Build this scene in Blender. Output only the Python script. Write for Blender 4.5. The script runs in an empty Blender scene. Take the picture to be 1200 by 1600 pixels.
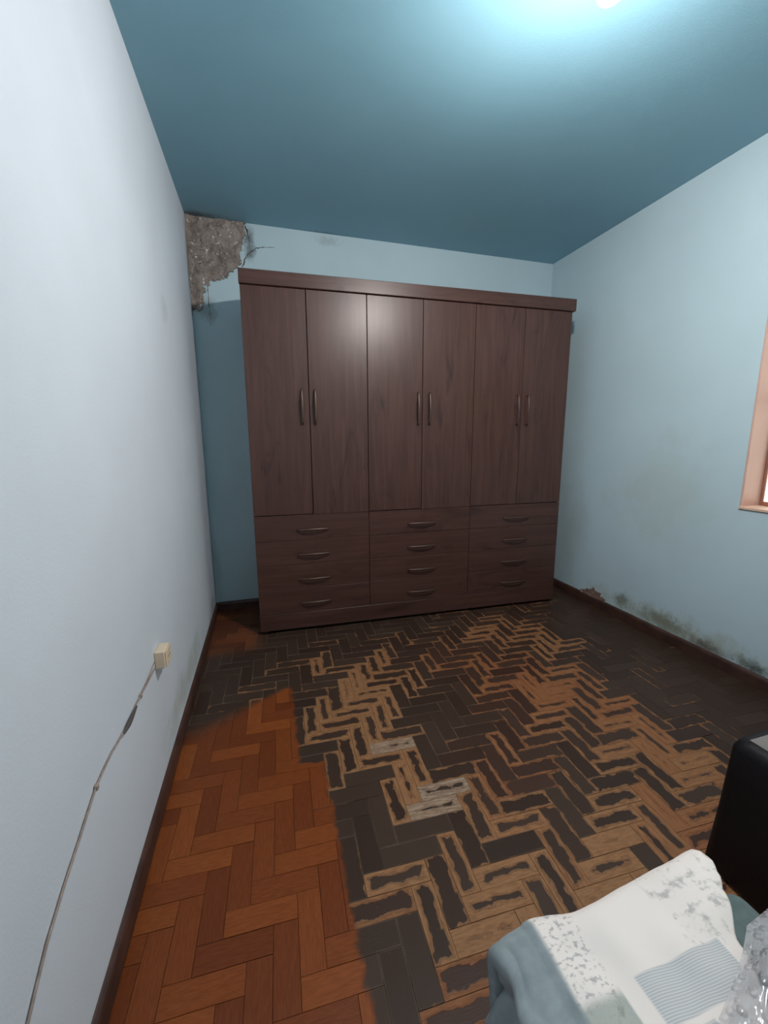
import bpy, bmesh, math, random
from mathutils import Vector, Matrix, noise as mnoise

random.seed(7)
scene = bpy.context.scene
COL = scene.collection
PI = math.pi

# ------------------------------------------------------------------ camera
F_PX, PITCH, YAW, ROLL = 635.44, 0.17466, 0.28139, -0.00522
CAM = Vector((0.42681, -3.2473, 1.30769))
ROOM_W, ROOM_H = 2.8865, 2.787
Y_FRONT = -3.80
fwd = Vector((math.sin(YAW) * math.cos(PITCH), math.cos(YAW) * math.cos(PITCH), -math.sin(PITCH)))
r0 = Vector((math.cos(YAW), -math.sin(YAW), 0))
u0 = r0.cross(fwd)
cr, sr = math.cos(ROLL), math.sin(ROLL)
RIGHT, UP = r0 * cr + u0 * sr, u0 * cr - r0 * sr
cam_data = bpy.data.cameras.new('camera')
cam_data.sensor_fit = 'VERTICAL'
cam_data.sensor_height = 36.0
cam_data.lens = 36.0 * F_PX / 1600.0
cam_data.clip_start = 0.02
cam = bpy.data.objects.new('camera', cam_data)
COL.objects.link(cam)
m = Matrix((RIGHT, UP, -fwd)).transposed().to_4x4()
m.translation = CAM
cam.matrix_world = m
scene.camera = cam


def project(p):
    d = Vector(p) - CAM
    z = d.dot(fwd)
    return 600 + F_PX * d.dot(RIGHT) / z, 800 - F_PX * d.dot(UP) / z, z


# ------------------------------------------------------------------ world, exposure
world = bpy.data.worlds.new('daylight')
scene.world = world
world.use_nodes = True
bg = world.node_tree.nodes['Background']
bg.inputs['Color'].default_value = (1.0, 0.97, 0.93, 1)
bg.inputs['Strength'].default_value = 2.6
scene.view_settings.view_transform = 'Standard'
scene.view_settings.look = 'None'
scene.view_settings.gamma = 1.0
scene.view_settings.use_curve_mapping = False
scene.view_settings.exposure = 0.36
BULB_STRENGTH = 1080.0
BULB_COLOR = (1.0, 0.93, 0.885, 1)
BULB_POS = Vector((1.415, -2.12, 2.505))     # lowest point of the bulb


# ------------------------------------------------------------------ node helpers
class NT:
    def __init__(self, name):
        self.mat = bpy.data.materials.new(name)
        self.mat.use_nodes = True
        self.t = self.mat.node_tree
        self.bsdf = self.t.nodes['Principled BSDF']
        self.out = self.t.nodes['Material Output']

    def n(self, typ, **kw):
        nd = self.t.nodes.new(typ)
        for k, v in kw.items():
            setattr(nd, k, v)
        return nd

    def link(self, a, b):
        self.t.links.new(a, b)

    def put(self, sock, v):
        if hasattr(v, 'links'):
            self.link(v, sock)
        elif isinstance(v, (tuple, list)) and len(v) == 3 and sock.type == 'RGBA':
            sock.default_value = (*v, 1)
        else:
            sock.default_value = v

    def math(self, op, a, b=0.0, c=0.0, clamp=False):
        nd = self.n('ShaderNodeMath', operation=op, use_clamp=clamp)
        self.put(nd.inputs[0], a)
        self.put(nd.inputs[1], b)
        self.put(nd.inputs[2], c)
        return nd.outputs[0]

    def step(self, v, lo, hi, a=0.0, b=1.0):
        nd = self.n('ShaderNodeMapRange', interpolation_type='SMOOTHSTEP')
        self.put(nd.inputs[0], v)
        for i, x in enumerate((lo, hi, a, b)):
            self.put(nd.inputs[1 + i], x)
        return nd.outputs[0]

    def mix(self, f, a, b, mode='MIX'):
        nd = self.n('ShaderNodeMix', data_type='RGBA', blend_type=mode)
        self.put(nd.inputs[0], f)
        self.put(nd.inputs[6], a)
        self.put(nd.inputs[7], b)
        return nd.outputs[2]

    def noise(self, vec, scale, detail=4.0, rough=0.55, dist=0.0):
        nd = self.n('ShaderNodeTexNoise')
        if vec is not None:
            self.link(vec, nd.inputs['Vector'])
        self.put(nd.inputs['Scale'], scale)
        nd.inputs['Detail'].default_value = detail
        nd.inputs['Roughness'].default_value = rough
        nd.inputs['Distortion'].default_value = dist
        return nd.outputs['Fac']

    def scale(self, vec, s, loc=(0, 0, 0)):
        nd = self.n('ShaderNodeMapping')
        self.link(vec, nd.inputs['Vector'])
        nd.inputs['Scale'].default_value = s
        if hasattr(loc, 'links'):
            self.link(loc, nd.inputs['Location'])
        else:
            nd.inputs['Location'].default_value = loc
        return nd.outputs[0]

    def pos(self):
        return self.n('ShaderNodeNewGeometry').outputs['Position']

    def obj(self):
        return self.n('ShaderNodeTexCoord').outputs['Object']

    def sep(self, v):
        nd = self.n('ShaderNodeSeparateXYZ')
        self.link(v, nd.inputs[0])
        return nd.outputs

    def bump(self, h, strength=0.3, dist=0.01):
        nd = self.n('ShaderNodeBump')
        nd.inputs['Strength'].default_value = strength
        nd.inputs['Distance'].default_value = dist
        self.link(h, nd.inputs['Height'])
        self.link(nd.outputs[0], self.bsdf.inputs['Normal'])

    def set(self, color=None, rough=None, metal=None, spec=None, **kw):
        b = self.bsdf.inputs
        if color is not None:
            self.put(b['Base Color'], color)
        if rough is not None:
            self.put(b['Roughness'], rough)
        if metal is not None:
            self.put(b['Metallic'], metal)
        if spec is not None:
            self.put(b['Specular IOR Level'], spec)
        for k, v in kw.items():
            self.put(b[k.replace('_', ' ')], v)
        return self.mat


def wall_material(name, base, stains_and_shade=(), rough=0.85, spec=0.25):
    """stains: (centre, radii, colour, strength, noise scale)"""
    t = NT(name)
    p = t.pos()
    big = t.noise(p, 1.6, 3)
    col = t.mix(t.step(big, 0.3, 0.75), tuple(c * 0.96 for c in base), tuple(min(1, c * 1.03) for c in base))
    for (c, r, sc, st, ns) in stains_and_shade:
        d = t.scale(p, tuple(1.0 / x for x in r), tuple(-a / x for a, x in zip(c, r)))
        ln = t.n('ShaderNodeVectorMath', operation='LENGTH')
        t.link(d, ln.inputs[0])
        nz = t.noise(p, ns, 6, 0.65)
        v = t.math('ADD', t.math('MULTIPLY', ln.outputs['Value'], -1.0), t.math('MULTIPLY', nz, 1.7))
        f = t.math('MULTIPLY', t.step(v, -0.05, 0.75), st)
        col = t.mix(f, col, sc)
    fine = t.noise(p, 140, 3)
    t.bump(t.math('ADD', fine, t.math('MULTIPLY', t.noise(p, 9, 4), 1.5)), 0.12, 0.004)
    return t.set(col, rough, spec=spec)


WALL = (0.505, 0.650, 0.705)
MOLD = (0.055, 0.06, 0.045)
M = {}
M['wall_back'] = wall_material('wall_back_paint', WALL, [
    ((0.40, 0, 2.66), (0.06, 1, 0.16), (0.05, 0.045, 0.04), 0.75, 14),
    ((0.10, 0, 2.20), (0.10, 1, 0.12), (0.12, 0.13, 0.11), 0.5, 18),
    ((0.95, 0, 2.74), (0.14, 1, 0.05), (0.25, 0.30, 0.30), 0.35, 30),
    ((0.03, 0, 0.30), (0.05, 1, 0.35), (0.2, 0.22, 0.18), 0.25, 20)])
M['wall_left'] = wall_material('wall_left_paint', (0.595, 0.652, 0.715), [
    ((0, -0.95, 1.93), (1, 0.12, 0.10), (0.33, 0.37, 0.38), 0.30, 12),
    ((0, -0.03, 2.45), (1, 0.10, 0.42), (0.10, 0.085, 0.06), 0.55, 9),
    ((0, -1.20, 0.16), (1, 0.7, 0.14), (0.36, 0.38, 0.31), 0.5, 7),
    ((0, -0.20, 0.10), (1, 0.3, 0.12), (0.30, 0.30, 0.24), 0.5, 9)])
M['wall_right'] = wall_material('wall_right_paint', WALL, [
    ((ROOM_W, -1.02, 0.14), (1, 0.11, 0.085), MOLD, 0.8, 22),
    ((ROOM_W, -1.35, 0.12), (1, 0.30, 0.085), MOLD, 0.95, 18),
    ((ROOM_W, -1.62, 0.09), (1, 0.22, 0.07), (0.10, 0.08, 0.07), 0.95, 20),
    ((ROOM_W, -1.86, 0.09), (1, 0.14, 0.075), MOLD, 0.9, 22),
    ((ROOM_W, -1.30, 0.12), (1, 0.9, 0.13), (0.34, 0.36, 0.28), 0.6, 9),
    ((ROOM_W, -0.45, 0.55), (1, 0.25, 0.6), (0.40, 0.46, 0.46), 0.35, 4),
    ((ROOM_W, -1.20, 0.95), (1, 0.55, 0.45), (0.45, 0.54, 0.50), 0.45, 5)])
M['ceiling'] = wall_material('ceiling_paint', (0.215, 0.415, 0.515), [
    ((0.08, -0.02, ROOM_H), (0.26, 0.07, 1), (0.045, 0.042, 0.038), 0.7, 9),
    ((0.9, -0.01, ROOM_H), (0.3, 0.03, 1), (0.08, 0.14, 0.15), 0.5, 20)], rough=0.5, spec=0.6)  # band along the back edge is shade painted into the ceiling colour
M['wall_front'] = wall_material('wall_front_paint', WALL)


def parquet_edges(t):
    """1 where the floor kept its orange varnish, from position on the floor"""
    p = t.pos()
    x, y, _ = t.sep(p)
    nz = t.math('MULTIPLY', t.math('SUBTRACT', t.noise(p, 18, 3), 0.5), 0.05)
    xn = t.math('ADD', x, nz)
    yn = t.math('ADD', y, nz)
    wide = t.step(yn, -1.765, -1.735, 0.598, 0.500)            # right edge of the varnish jumps once
    mx = t.step(t.math('SUBTRACT', wide, xn), -0.008, 0.014)
    top = t.math('ADD', yn, t.math('MULTIPLY', t.math('SUBTRACT', 0.5, x), 0.42))
    soft = t.step(x, 0.1, 0.45, 0.16, 0.03)
    my = t.step(t.math('DIVIDE', t.math('SUBTRACT', -1.165, top), soft), 0.0, 1.0)
    a = t.math('MULTIPLY', mx, my)
    b = t.math('MULTIPLY', t.step(xn, 0.38, 0.25), t.step(yn, -0.80, -0.60))
    return t.math('MAXIMUM', a, t.math('MULTIPLY', b, 0.62)), p


def parquet_material():
    t = NT('parquet_wood')
    clean, p = parquet_edges(t)
    uvn = t.n('ShaderNodeUVMap', uv_map='block')
    at = t.n('ShaderNodeAttribute', attribute_name='wear')
    sp = t.n('ShaderNodeSeparateColor')
    t.link(at.outputs['Color'], sp.inputs[0])
    wear, red, rnd = sp.outputs[0], sp.outputs[1], sp.outputs[2]
    pale = at.outputs['Alpha']
    u, v, _ = t.sep(uvn.outputs[0])
    cmb = t.n('ShaderNodeCombineXYZ')
    t.put(cmb.inputs[0], t.math('MULTIPLY', rnd, 37.0))
    t.put(cmb.inputs[1], t.math('MULTIPLY', rnd, 91.0))
    t.put(cmb.inputs[2], t.math('MULTIPLY', rnd, 13.0))
    guv = t.scale(uvn.outputs[0], (0.8, 7.0, 1.0), cmb.outputs[0])
    grain = t.noise(guv, 2.2, 6, 0.65, 0.4)
    # varnished wood
    c1 = t.mix(rnd, (0.165, 0.040, 0.011), (0.285, 0.080, 0.019))
    c1 = t.mix(t.step(grain, 0.30, 0.75), t.mix(1.0, c1, (0.70, 0.62, 0.58), 'MULTIPLY'), c1)
    # worn wood: bare brown rim, black residue left in the hollow of each block
    e = t.math('MINIMUM', t.math('MINIMUM', u, t.math('SUBTRACT', 3.0, u)),
               t.math('MINIMUM', v, t.math('SUBTRACT', 1.0, v)))
    blot = t.noise(t.scale(uvn.outputs[0], (1.0, 1.6, 1), cmb.outputs[0]), 1.5, 2.5, 0.5)
    e2 = t.math('ADD', e, t.math('MULTIPLY', t.math('SUBTRACT', blot, 0.5), 0.62))
    drift = t.math('MULTIPLY', t.math('SUBTRACT', t.noise(p, 9, 3, 0.6), 0.5), t.step(t.sep(p)[1], -1.9, -1.5, 0.0, 0.55))
    wear = t.math('ADD', wear, t.math('MULTIPLY', drift, t.step(wear, 0.05, 0.25)))
    thr = t.math('MULTIPLY_ADD', wear, 0.80, -0.18)
    dark = t.step(t.math('SUBTRACT', e2, thr), -0.02, 0.055)
    tan = t.mix(red, (0.330, 0.172, 0.082), (0.295, 0.112, 0.046))
    tan = t.mix(t.step(grain, 0.25, 0.7), t.mix(1.0, tan, (0.62, 0.56, 0.5), 'MULTIPLY'), tan)
    tan = t.mix(pale, tan, t.mix(t.step(grain, 0.35, 0.65), (0.17, 0.115, 0.08), (0.40, 0.33, 0.26)))
    rim = t.step(t.math('ABSOLUTE', t.math('SUBTRACT', t.math('SUBTRACT', e2, thr), -0.05)), 0.07, 0.0)
    tan = t.mix(t.math('MULTIPLY', rim, 0.45), tan, (0.10, 0.042, 0.018))
    tar = t.mix(rnd, (0.036, 0.0205, 0.0140), (0.054, 0.033, 0.0230))
    tar = t.mix(red, tar, t.mix(rnd, (0.050, 0.021, 0.014), (0.060, 0.030, 0.020)))
    speck = t.step(t.noise(p, 55, 4, 0.7), 0.60, 0.78)
    tar = t.mix(t.math('MULTIPLY', speck, 0.25), tar, (0.16, 0.11, 0.08))
    edge_line = t.math('MULTIPLY', t.step(e, 0.055, 0.015), t.step(t.noise(p, 5, 4, 0.6), 0.34, 0.58))
    px_, py_, _ = t.sep(p)
    plainzone = t.step(t.math('ADD', px_, t.math('MULTIPLY', py_, 0.10)), 2.05, 1.90)
    tar = t.mix(t.math('MULTIPLY', t.math('MULTIPLY', edge_line, plainzone), 0.55), tar, (0.19, 0.135, 0.10))
    worn = t.mix(dark, tan, tar)
    col = t.mix(clean, worn, c1)
    rough = t.mix(clean, t.mix(dark, (0.6,) * 3, (0.46,) * 3), (0.40,) * 3)
    rs = t.n('ShaderNodeSeparateColor')
    t.link(rough, rs.inputs[0])
    notclean = t.math('SUBTRACT', 1.0, clean)
    h = t.math('ADD', t.math('MULTIPLY', grain, 0.35),
               t.math('MULTIPLY', t.math('MULTIPLY', dark, notclean), 0.6))
    t.bump(h, 0.35, 0.0035)
    return t.set(col, rs.outputs[0], spec=0.22)


def grout_material():
    t = NT('floor_joint_filler')
    clean, p = parquet_edges(t)
    g = t.mix(t.step(t.noise(p, 6, 4), 0.35, 0.7), (0.110, 0.070, 0.047), (0.170, 0.098, 0.056))
    xx = t.sep(p)[0]
    yy = t.sep(p)[1]
    far = t.math('MULTIPLY', t.step(t.math('ADD', xx, t.math('MULTIPLY', t.noise(p, 3, 3), 0.3)), 2.15, 2.40), t.step(yy, -2.35, -2.10))
    g = t.mix(far, g, (0.040, 0.027, 0.020))
    return t.set(t.mix(clean, g, (0.060, 0.018, 0.007)), 0.8)


def furniture_wood(name, horizontal, tint=(1, 1, 1)):
    t = NT(name)
    o = t.obj()
    info = t.n('ShaderNodeObjectInfo')
    cmb = t.n('ShaderNodeCombineXYZ')
    for i, k in enumerate((7.0, 3.0, 5.0)):
        t.put(cmb.inputs[i], t.math('MULTIPLY', info.outputs['Random'], k))
    s1 = (1.1, 20, 20) if horizontal else (20, 20, 1.1)
    s2 = (1.6, 7, 6) if horizontal else (7, 7, 1.6)
    g1 = t.noise(t.scale(o, s1, cmb.outputs[0]), 1.6, 7, 0.7, 0.6)
    g2 = t.noise(t.scale(o, s2, cmb.outputs[0]), 1.3, 4, 0.6, 1.2)
    a = tuple(x * y for x, y in zip((0.092, 0.042, 0.032), tint))
    b = tuple(x * y for x, y in zip((0.060, 0.026, 0.020), tint))
    c = tuple(x * y for x, y in zip((0.027, 0.0110, 0.0085), tint))
    col = t.mix(t.step(g1, 0.30, 0.72), b, a)
    col = t.mix(t.math('MULTIPLY', t.step(g2, 0.56, 0.76), 0.75), col, c)
    t.bump(g1, 0.06, 0.002)
    return t.set(col, 0.36, spec=0.42)


def plain(name, color, rough=0.5, metal=0.0, spec=0.5, vary=0.12, scale=30, bump=0.0):
    t = NT(name)
    o = t.obj()
    n = t.noise(o, scale, 4)
    col = t.mix(t.step(n, 0.3, 0.7), tuple(c * (1 - vary) for c in color), tuple(min(1, c * (1 + vary)) for c in color))
    if bump:
        t.bump(n, bump, 0.003)
    return t.set(col, rough, metal, spec)


M['parquet'] = parquet_material()
M['grout'] = grout_material()
M['base_wood'] = plain('baseboard_wood', (0.060, 0.028, 0.021), 0.45, vary=0.3, scale=12)
M['door_wood'] = furniture_wood('wardrobe_wood_upright', False)
M['drawer_wood'] = furniture_wood('wardrobe_wood_level', True)
M['body_wood'] = furniture_wood('wardrobe_wood_body', False, (0.75, 0.75, 0.75))
M['bronze'] = plain('handle_bronze', (0.115, 0.072, 0.058), 0.40, 0.6)
M['foot_plastic'] = plain('foot_plastic', (0.03, 0.025, 0.025), 0.5)
M['cream_plastic'] = plain('cream_plastic', (0.70, 0.56, 0.41), 0.45, vary=0.05)
M['wire'] = plain('dusty_wire', (0.29, 0.225, 0.195), 0.7, vary=0.2, scale=60)
M['tape'] = plain('black_tape', (0.075, 0.065, 0.06), 0.6)
M['crack'] = plain('crack_dirt', (0.09, 0.085, 0.08), 0.9)
M['pink_paint'] = plain('salmon_paint', (0.66, 0.42, 0.34), 0.5, vary=0.05, scale=5)
M['sill_paint'] = plain('sill_paint', (0.70, 0.48, 0.36), 0.5, vary=0.08, scale=8)
M['sash_wood'] = plain('sash_wood', (0.30, 0.12, 0.075), 0.4, vary=0.15, scale=14)
M['black_leather'] = plain('black_leatherette', (0.007, 0.006, 0.0075), 0.5, spec=0.22, vary=0.2, scale=220, bump=0.25)
M['black_top'] = plain('black_plastic_film', (0.05, 0.05, 0.056), 0.30, vary=0.25, scale=9, bump=0.5)
M['teal_cloth'] = plain('teal_sheet', (0.115, 0.155, 0.158), 0.95, vary=0.12, scale=40, spec=0.1)
M['base_cloth'] = plain('bed_base_cloth', (0.09, 0.08, 0.075), 0.9, vary=0.1, spec=0.1)
M['leg_wood'] = plain('bed_leg_wood', (0.08, 0.045, 0.03), 0.5)
M['lamp_white'] = plain('lamp_white_plastic', (0.80, 0.80, 0.78), 0.4, vary=0.03)


def glass_material():
    t = NT('window_glass')
    tr = t.n('ShaderNodeBsdfTransparent')
    tr.inputs[0].default_value = (1.0, 0.985, 0.95, 1)
    gl = t.n('ShaderNodeBsdfGlossy')
    gl.inputs['Roughness'].default_value = 0.02
    fr = t.n('ShaderNodeFresnel')
    fr.inputs[0].default_value = 1.45
    mx = t.n('ShaderNodeMixShader')
    t.link(fr.outputs[0], mx.inputs[0])
    t.link(tr.outputs[0], mx.inputs[1])
    t.link(gl.outputs[0], mx.inputs[2])
    t.link(mx.outputs[0], t.out.inputs[0])
    return t.mat


M['glass'] = glass_material()


def bulb_material():
    t = NT('lit_bulb')
    t.bsdf.inputs['Emission Color'].default_value = BULB_COLOR
    t.bsdf.inputs['Emission Strength'].default_value = BULB_STRENGTH
    return t.set((0.9, 0.9, 0.9), 0.4)


M['bulb'] = bulb_material()


def plaster_material(name, a, b, c, fleck):
    t = NT(name)
    p = t.pos()
    n1 = t.noise(p, 8, 7, 0.72, 0.8)
    n2 = t.noise(p, 34, 5, 0.7)
    col = t.mix(t.step(n1, 0.35, 0.65), a, b)
    col = t.mix(t.math('MULTIPLY', t.step(n2, 0.55, 0.7), 0.6), col, c)
    col = t.mix(t.math('MULTIPLY', t.step(t.noise(p, 38, 3, 0.8), 0.60, 0.66), fleck), col, (0.75, 0.74, 0.70))
    t.bump(t.math('ADD', n1, t.math('MULTIPLY', n2, 0.4)), 0.7, 0.02)
    return t.set(col, 0.75, spec=0.35)


M['plaster'] = plaster_material('bare_damp_plaster', (0.215, 0.170, 0.145), (0.37, 0.315, 0.28), (0.10, 0.08, 0.07), 1.0)
M['brick_plaster'] = plaster_material('bare_pink_plaster', (0.20, 0.12, 0.095), (0.30, 0.19, 0.155), (0.12, 0.07, 0.055), 0.7)


def quilt_material():
    """printed patches and one painted fold shade, laid out on the cloth's own UV (metres)"""
    t = NT('patchwork_print')
    uv = t.n('ShaderNodeUVMap', uv_map='cloth').outputs[0]
    x, y, _ = t.sep(uv)
    cream = (0.80, 0.735, 0.695)

    def rect(x0, x1, y0, y1, s=0.002):
        a = t.math('MULTIPLY', t.step(x, x0 - s, x0 + s), t.step(x, x1 + s, x1 - s))
        b = t.math('MULTIPLY', t.step(y, y0 - s, y0 + s), t.step(y, y1 + s, y1 - s))
        return t.math('MULTIPLY', a, b)

    spots = t.step(t.noise(t.scale(uv, (1.0, 1.5, 1)), 95, 2, 0.5), 0.50, 0.68)
    flowers = t.step(t.noise(t.scale(uv, (1, 1.2, 1)), 40, 5, 0.65), 0.50, 0.66)
    wave = t.math('SINE', t.math('MULTIPLY', t.math('ADD', y, t.math('MULTIPLY', x, 0.05)), 2 * PI / 0.0034))
    stripe = t.mix(t.step(wave, -0.6, 0.6), (0.46, 0.465, 0.475), (0.60, 0.60, 0.60))
    col = t.mix(0.0, cream, cream)
    col = t.mix(t.math('MULTIPLY', rect(0.845, 0.920, -2.90, -2.70, 0.006), t.math('MULTIPLY', spots, 0.75)), col, (0.36, 0.35, 0.36))
    col = t.mix(t.math('MULTIPLY', rect(1.085, 1.40, -2.872, -2.60, 0.008), t.math('MULTIPLY', flowers, 0.7)), col, (0.38, 0.37, 0.36))
    col = t.mix(rect(0.952, 1.135, -2.925, -2.862), col, stripe)
    col = t.mix(rect(0.86, 1.03, -3.10, -2.935), col, stripe)
    low = rect(0.70, 0.932, -3.40, -2.868, 0.010)  # dark green-grey print with the fold's shade put into its colour
    shaded_grn = t.mix(t.math('MULTIPLY', flowers, 0.6), (0.36, 0.39, 0.36), (0.17, 0.20, 0.185))
    col = t.mix(t.math('MULTIPLY', low, 0.9), col, shaded_grn)
    col = t.mix(rect(0.925, 0.957, -3.0, -2.86, 0.003), col, cream)
    border = t.step(x, 0.853, 0.846)
    col = t.mix(border, col, t.mix(t.step(t.noise(uv, 25, 4), 0.3, 0.7), (0.25, 0.295, 0.31), (0.33, 0.375, 0.39)))
    weave = t.noise(t.scale(uv, (1, 1, 1)), 500, 2)
    t.bump(weave, 0.15, 0.001)
    return t.set(col, 0.95, spec=0.08)


M['quilt'] = quilt_material()


def wrap_material():
    t = NT('bubble_wrap_plastic')
    o = t.obj()
    vor = t.n('ShaderNodeTexVoronoi')
    t.link(o, vor.inputs['Vector'])
    vor.inputs['Scale'].default_value = 70
    t.bump(t.math('MULTIPLY', t.step(vor.outputs['Distance'], 0.55, 0.15), 1.0), 0.8, 0.006)
    t.set((0.60, 0.58, 0.60), 0.14, spec=0.9)
    tr = t.n('ShaderNodeBsdfTransparent')
    tr.inputs[0].default_value = (0.93, 0.93, 0.94, 1)
    mx = t.n('ShaderNodeMixShader')
    mx.inputs[0].default_value = 0.55
    t.link(tr.outputs[0], mx.inputs[1])
    t.link(t.bsdf.outputs[0], mx.inputs[2])
    t.link(mx.outputs[0], t.out.inputs[0])
    return t.mat


M['wrap'] = wrap_material()


# ------------------------------------------------------------------ mesh helpers
def link_mesh(name, me, mat, parent=None, loc=None, smooth=False):
    o = bpy.data.objects.new(name, me)
    COL.objects.link(o)
    if mat is not None and not me.materials:
        me.materials.append(mat)
    if smooth:
        for p in me.polygons:
            p.use_smooth = True
    if parent is not None:
        o.parent = parent
    if loc is not None:
        o.location = loc
    return o


def obj(name, bm, mat, parent=None, smooth=False, loc=None):
    me = bpy.data.meshes.new(name)
    bmesh.ops.recalc_face_normals(bm, faces=bm.faces)
    bm.to_mesh(me)
    bm.free()
    return link_mesh(name, me, mat, parent, loc, smooth)


def add_box(bm, x0, x1, y0, y1, z0, z1, bevel=0.0, seg=1):
    vs = [bm.verts.new(c) for c in ((x0, y0, z0), (x1, y0, z0), (x1, y1, z0), (x0, y1, z0),
                                    (x0, y0, z1), (x1, y0, z1), (x1, y1, z1), (x0, y1, z1))]
    fs = [bm.faces.new([vs[i] for i in q]) for q in
          ((3, 2, 1, 0), (4, 5, 6, 7), (0, 1, 5, 4), (1, 2, 6, 5), (2, 3, 7, 6), (3, 0, 4, 7))]
    if bevel > 0:
        es = list({e for f in fs for e in f.edges})
        bmesh.ops.bevel(bm, geom=es, offset=bevel, segments=seg, profile=0.5, affect='EDGES')


def box(name, x0, x1, y0, y1, z0, z1, mat, parent=None, bevel=0.0, seg=1, smooth=False):
    bm = bmesh.new()
    add_box(bm, x0, x1, y0, y1, z0, z1, bevel, seg)
    return obj(name, bm, mat, parent, smooth)


def add_tube(bm, pts, radii, n=8, cap=True, flat=1.0, up=None):
    """sweep a circle (or an ellipse: flat) along points"""
    pts = [Vector(p) for p in pts]
    if not hasattr(radii, '__len__'):
        radii = [radii] * len(pts)
    rings = []
    side = None
    for i, p in enumerate(pts):
        tan = (pts[min(i + 1, len(pts) - 1)] - pts[max(i - 1, 0)]).normalized()
        ref = up if up is not None else (side if side is not None else (Vector((0, 0, 1)) if abs(tan.z) < 0.9 else Vector((1, 0, 0))))
        ref = Vector(ref)
        a = (ref - tan * ref.dot(tan)).normalized()
        side = a
        b = tan.cross(a)
        rings.append([bm.verts.new(p + a * math.cos(2 * PI * k / n) * radii[i] * flat + b * math.sin(2 * PI * k / n) * radii[i]) for k in range(n)])
    for r1, r2 in zip(rings, rings[1:]):
        for k in range(n):
            bm.faces.new((r1[k], r1[(k + 1) % n], r2[(k + 1) % n], r2[k]))
    if cap:
        bm.faces.new(rings[0][::-1])
        bm.faces.new(rings[-1])


def add_lathe(bm, prof, centre=(0, 0, 0), n=24):
    c = Vector(centre)
    rings = []
    for r, z in prof:
        if r < 1e-6:
            rings.append([bm.verts.new(c + Vector((0, 0, z)))])
        else:
            rings.append([bm.verts.new(c + Vector((r * math.cos(2 * PI * k / n), r * math.sin(2 * PI * k / n), z))) for k in range(n)])
    for a, b in zip(rings, rings[1:]):
        for k in range(n):
            k2 = (k + 1) % n
            if len(a) == 1 and len(b) == 1:
                continue
            if len(a) == 1:
                bm.faces.new((a[0], b[k2], b[k]))
            elif len(b) == 1:
                bm.faces.new((a[k], a[k2], b[0]))
            else:
                bm.faces.new((a[k], a[k2], b[k2], b[k]))


def empty(name, loc=(0, 0, 0), rz=0.0):
    o = bpy.data.objects.new(name, None)
    COL.objects.link(o)
    o.location = loc
    o.rotation_euler = (0, 0, rz)
    o.empty_display_size = 0.1
    return o


def tag(o, label=None, cat=None, group=None, kind=None):
    if label:
        o['label'] = label
    if cat:
        o['category'] = cat
    if group:
        o['group'] = group
    if kind:
        o['kind'] = kind
    return o


def structure(o, label, cat):
    return tag(o, label, cat, kind='structure')


# ------------------------------------------------------------------ room shell
W, H, T = ROOM_W, ROOM_H, 0.15
WIN_Y0, WIN_Y1, WIN_Z0, WIN_Z1 = -2.93, -1.69, 0.93, 2.10
floor = box('floor', -T, W + T, Y_FRONT - T, T, -0.12, -0.0030, M['grout'])
structure(floor, 'herringbone parquet floor, varnished orange strip beside blackened worn blocks', 'floor')
ceiling = box('ceiling', -T, W + T, Y_FRONT - T, T, H, H + 0.12, M['ceiling'])
structure(ceiling, 'dark teal painted ceiling with damp stain in the corner', 'ceiling')
wall_back = box('wall_back', -T, W + T, 0, T, -0.12, H, M['wall_back'])
structure(wall_back, 'pale blue back wall with peeling damp corner behind the wardrobe', 'wall')
wall_left = box('wall_left', -T, 0, Y_FRONT, 0, -0.12, H, M['wall_left'])
structure(wall_left, 'bluish white left wall with socket box and tacked cable', 'wall')
wall_front = box('wall_front', -T, W + T, Y_FRONT - T, Y_FRONT, -0.12, H, M['wall_front'])
structure(wall_front, 'pale blue wall behind the camera', 'wall')
bm = bmesh.new()
add_box(bm, W, W + T, WIN_Y1, 0, -0.12, H)
add_box(bm, W, W + T, Y_FRONT, WIN_Y0, -0.12, H)
add_box(bm, W, W + T, WIN_Y0, WIN_Y1, -0.12, WIN_Z0)
add_box(bm, W, W + T, WIN_Y0, WIN_Y1, WIN_Z1, H)
wall_right = obj('wall_right', bm, M['wall_right'])
structure(wall_right, 'pale blue right wall with window and mold along its foot', 'wall')


# baseboards: wood strip with rounded top
def baseboard(name, p0, p1, inward, label):
    p0, p1, inward = Vector(p0), Vector(p1), Vector(inward)
    prof = [(0, 0), (0.014, 0), (0.014, 0.052), (0.011, 0.062), (0.005, 0.068), (0, 0.070)]
    bm = bmesh.new()
    ends = []
    for p in (p0, p1):
        ends.append([bm.verts.new(p + inward * a + Vector((0, 0, b))) for a, b in prof])
    n = len(prof)
    for k in range(n):
        bm.faces.new((ends[0][k], ends[0][(k + 1) % n], ends[1][(k + 1) % n], ends[1][k]))
    bm.faces.new(ends[0][::-1])
    bm.faces.new(ends[1])
    return structure(obj(name, bm, M['base_wood']), label, 'baseboard')


baseboard('baseboard_left', (0.0, Y_FRONT, 0), (0.0, 0, 0), (1, 0, 0), 'dark brown baseboard along the left wall')
baseboard('baseboard_back', (0.014, 0, 0), (W - 0.014, 0, 0), (0, -1, 0), 'dark brown baseboard along the back wall')
baseboard('baseboard_right', (W, Y_FRONT, 0), (W, 0, 0), (-1, 0, 0), 'dark brown baseboard along the moldy right wall')
baseboard('baseboard_front', (0.014, Y_FRONT, 0), (W - 0.014, Y_FRONT, 0), (0, 1, 0), 'dark brown baseboard behind the camera')

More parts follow.
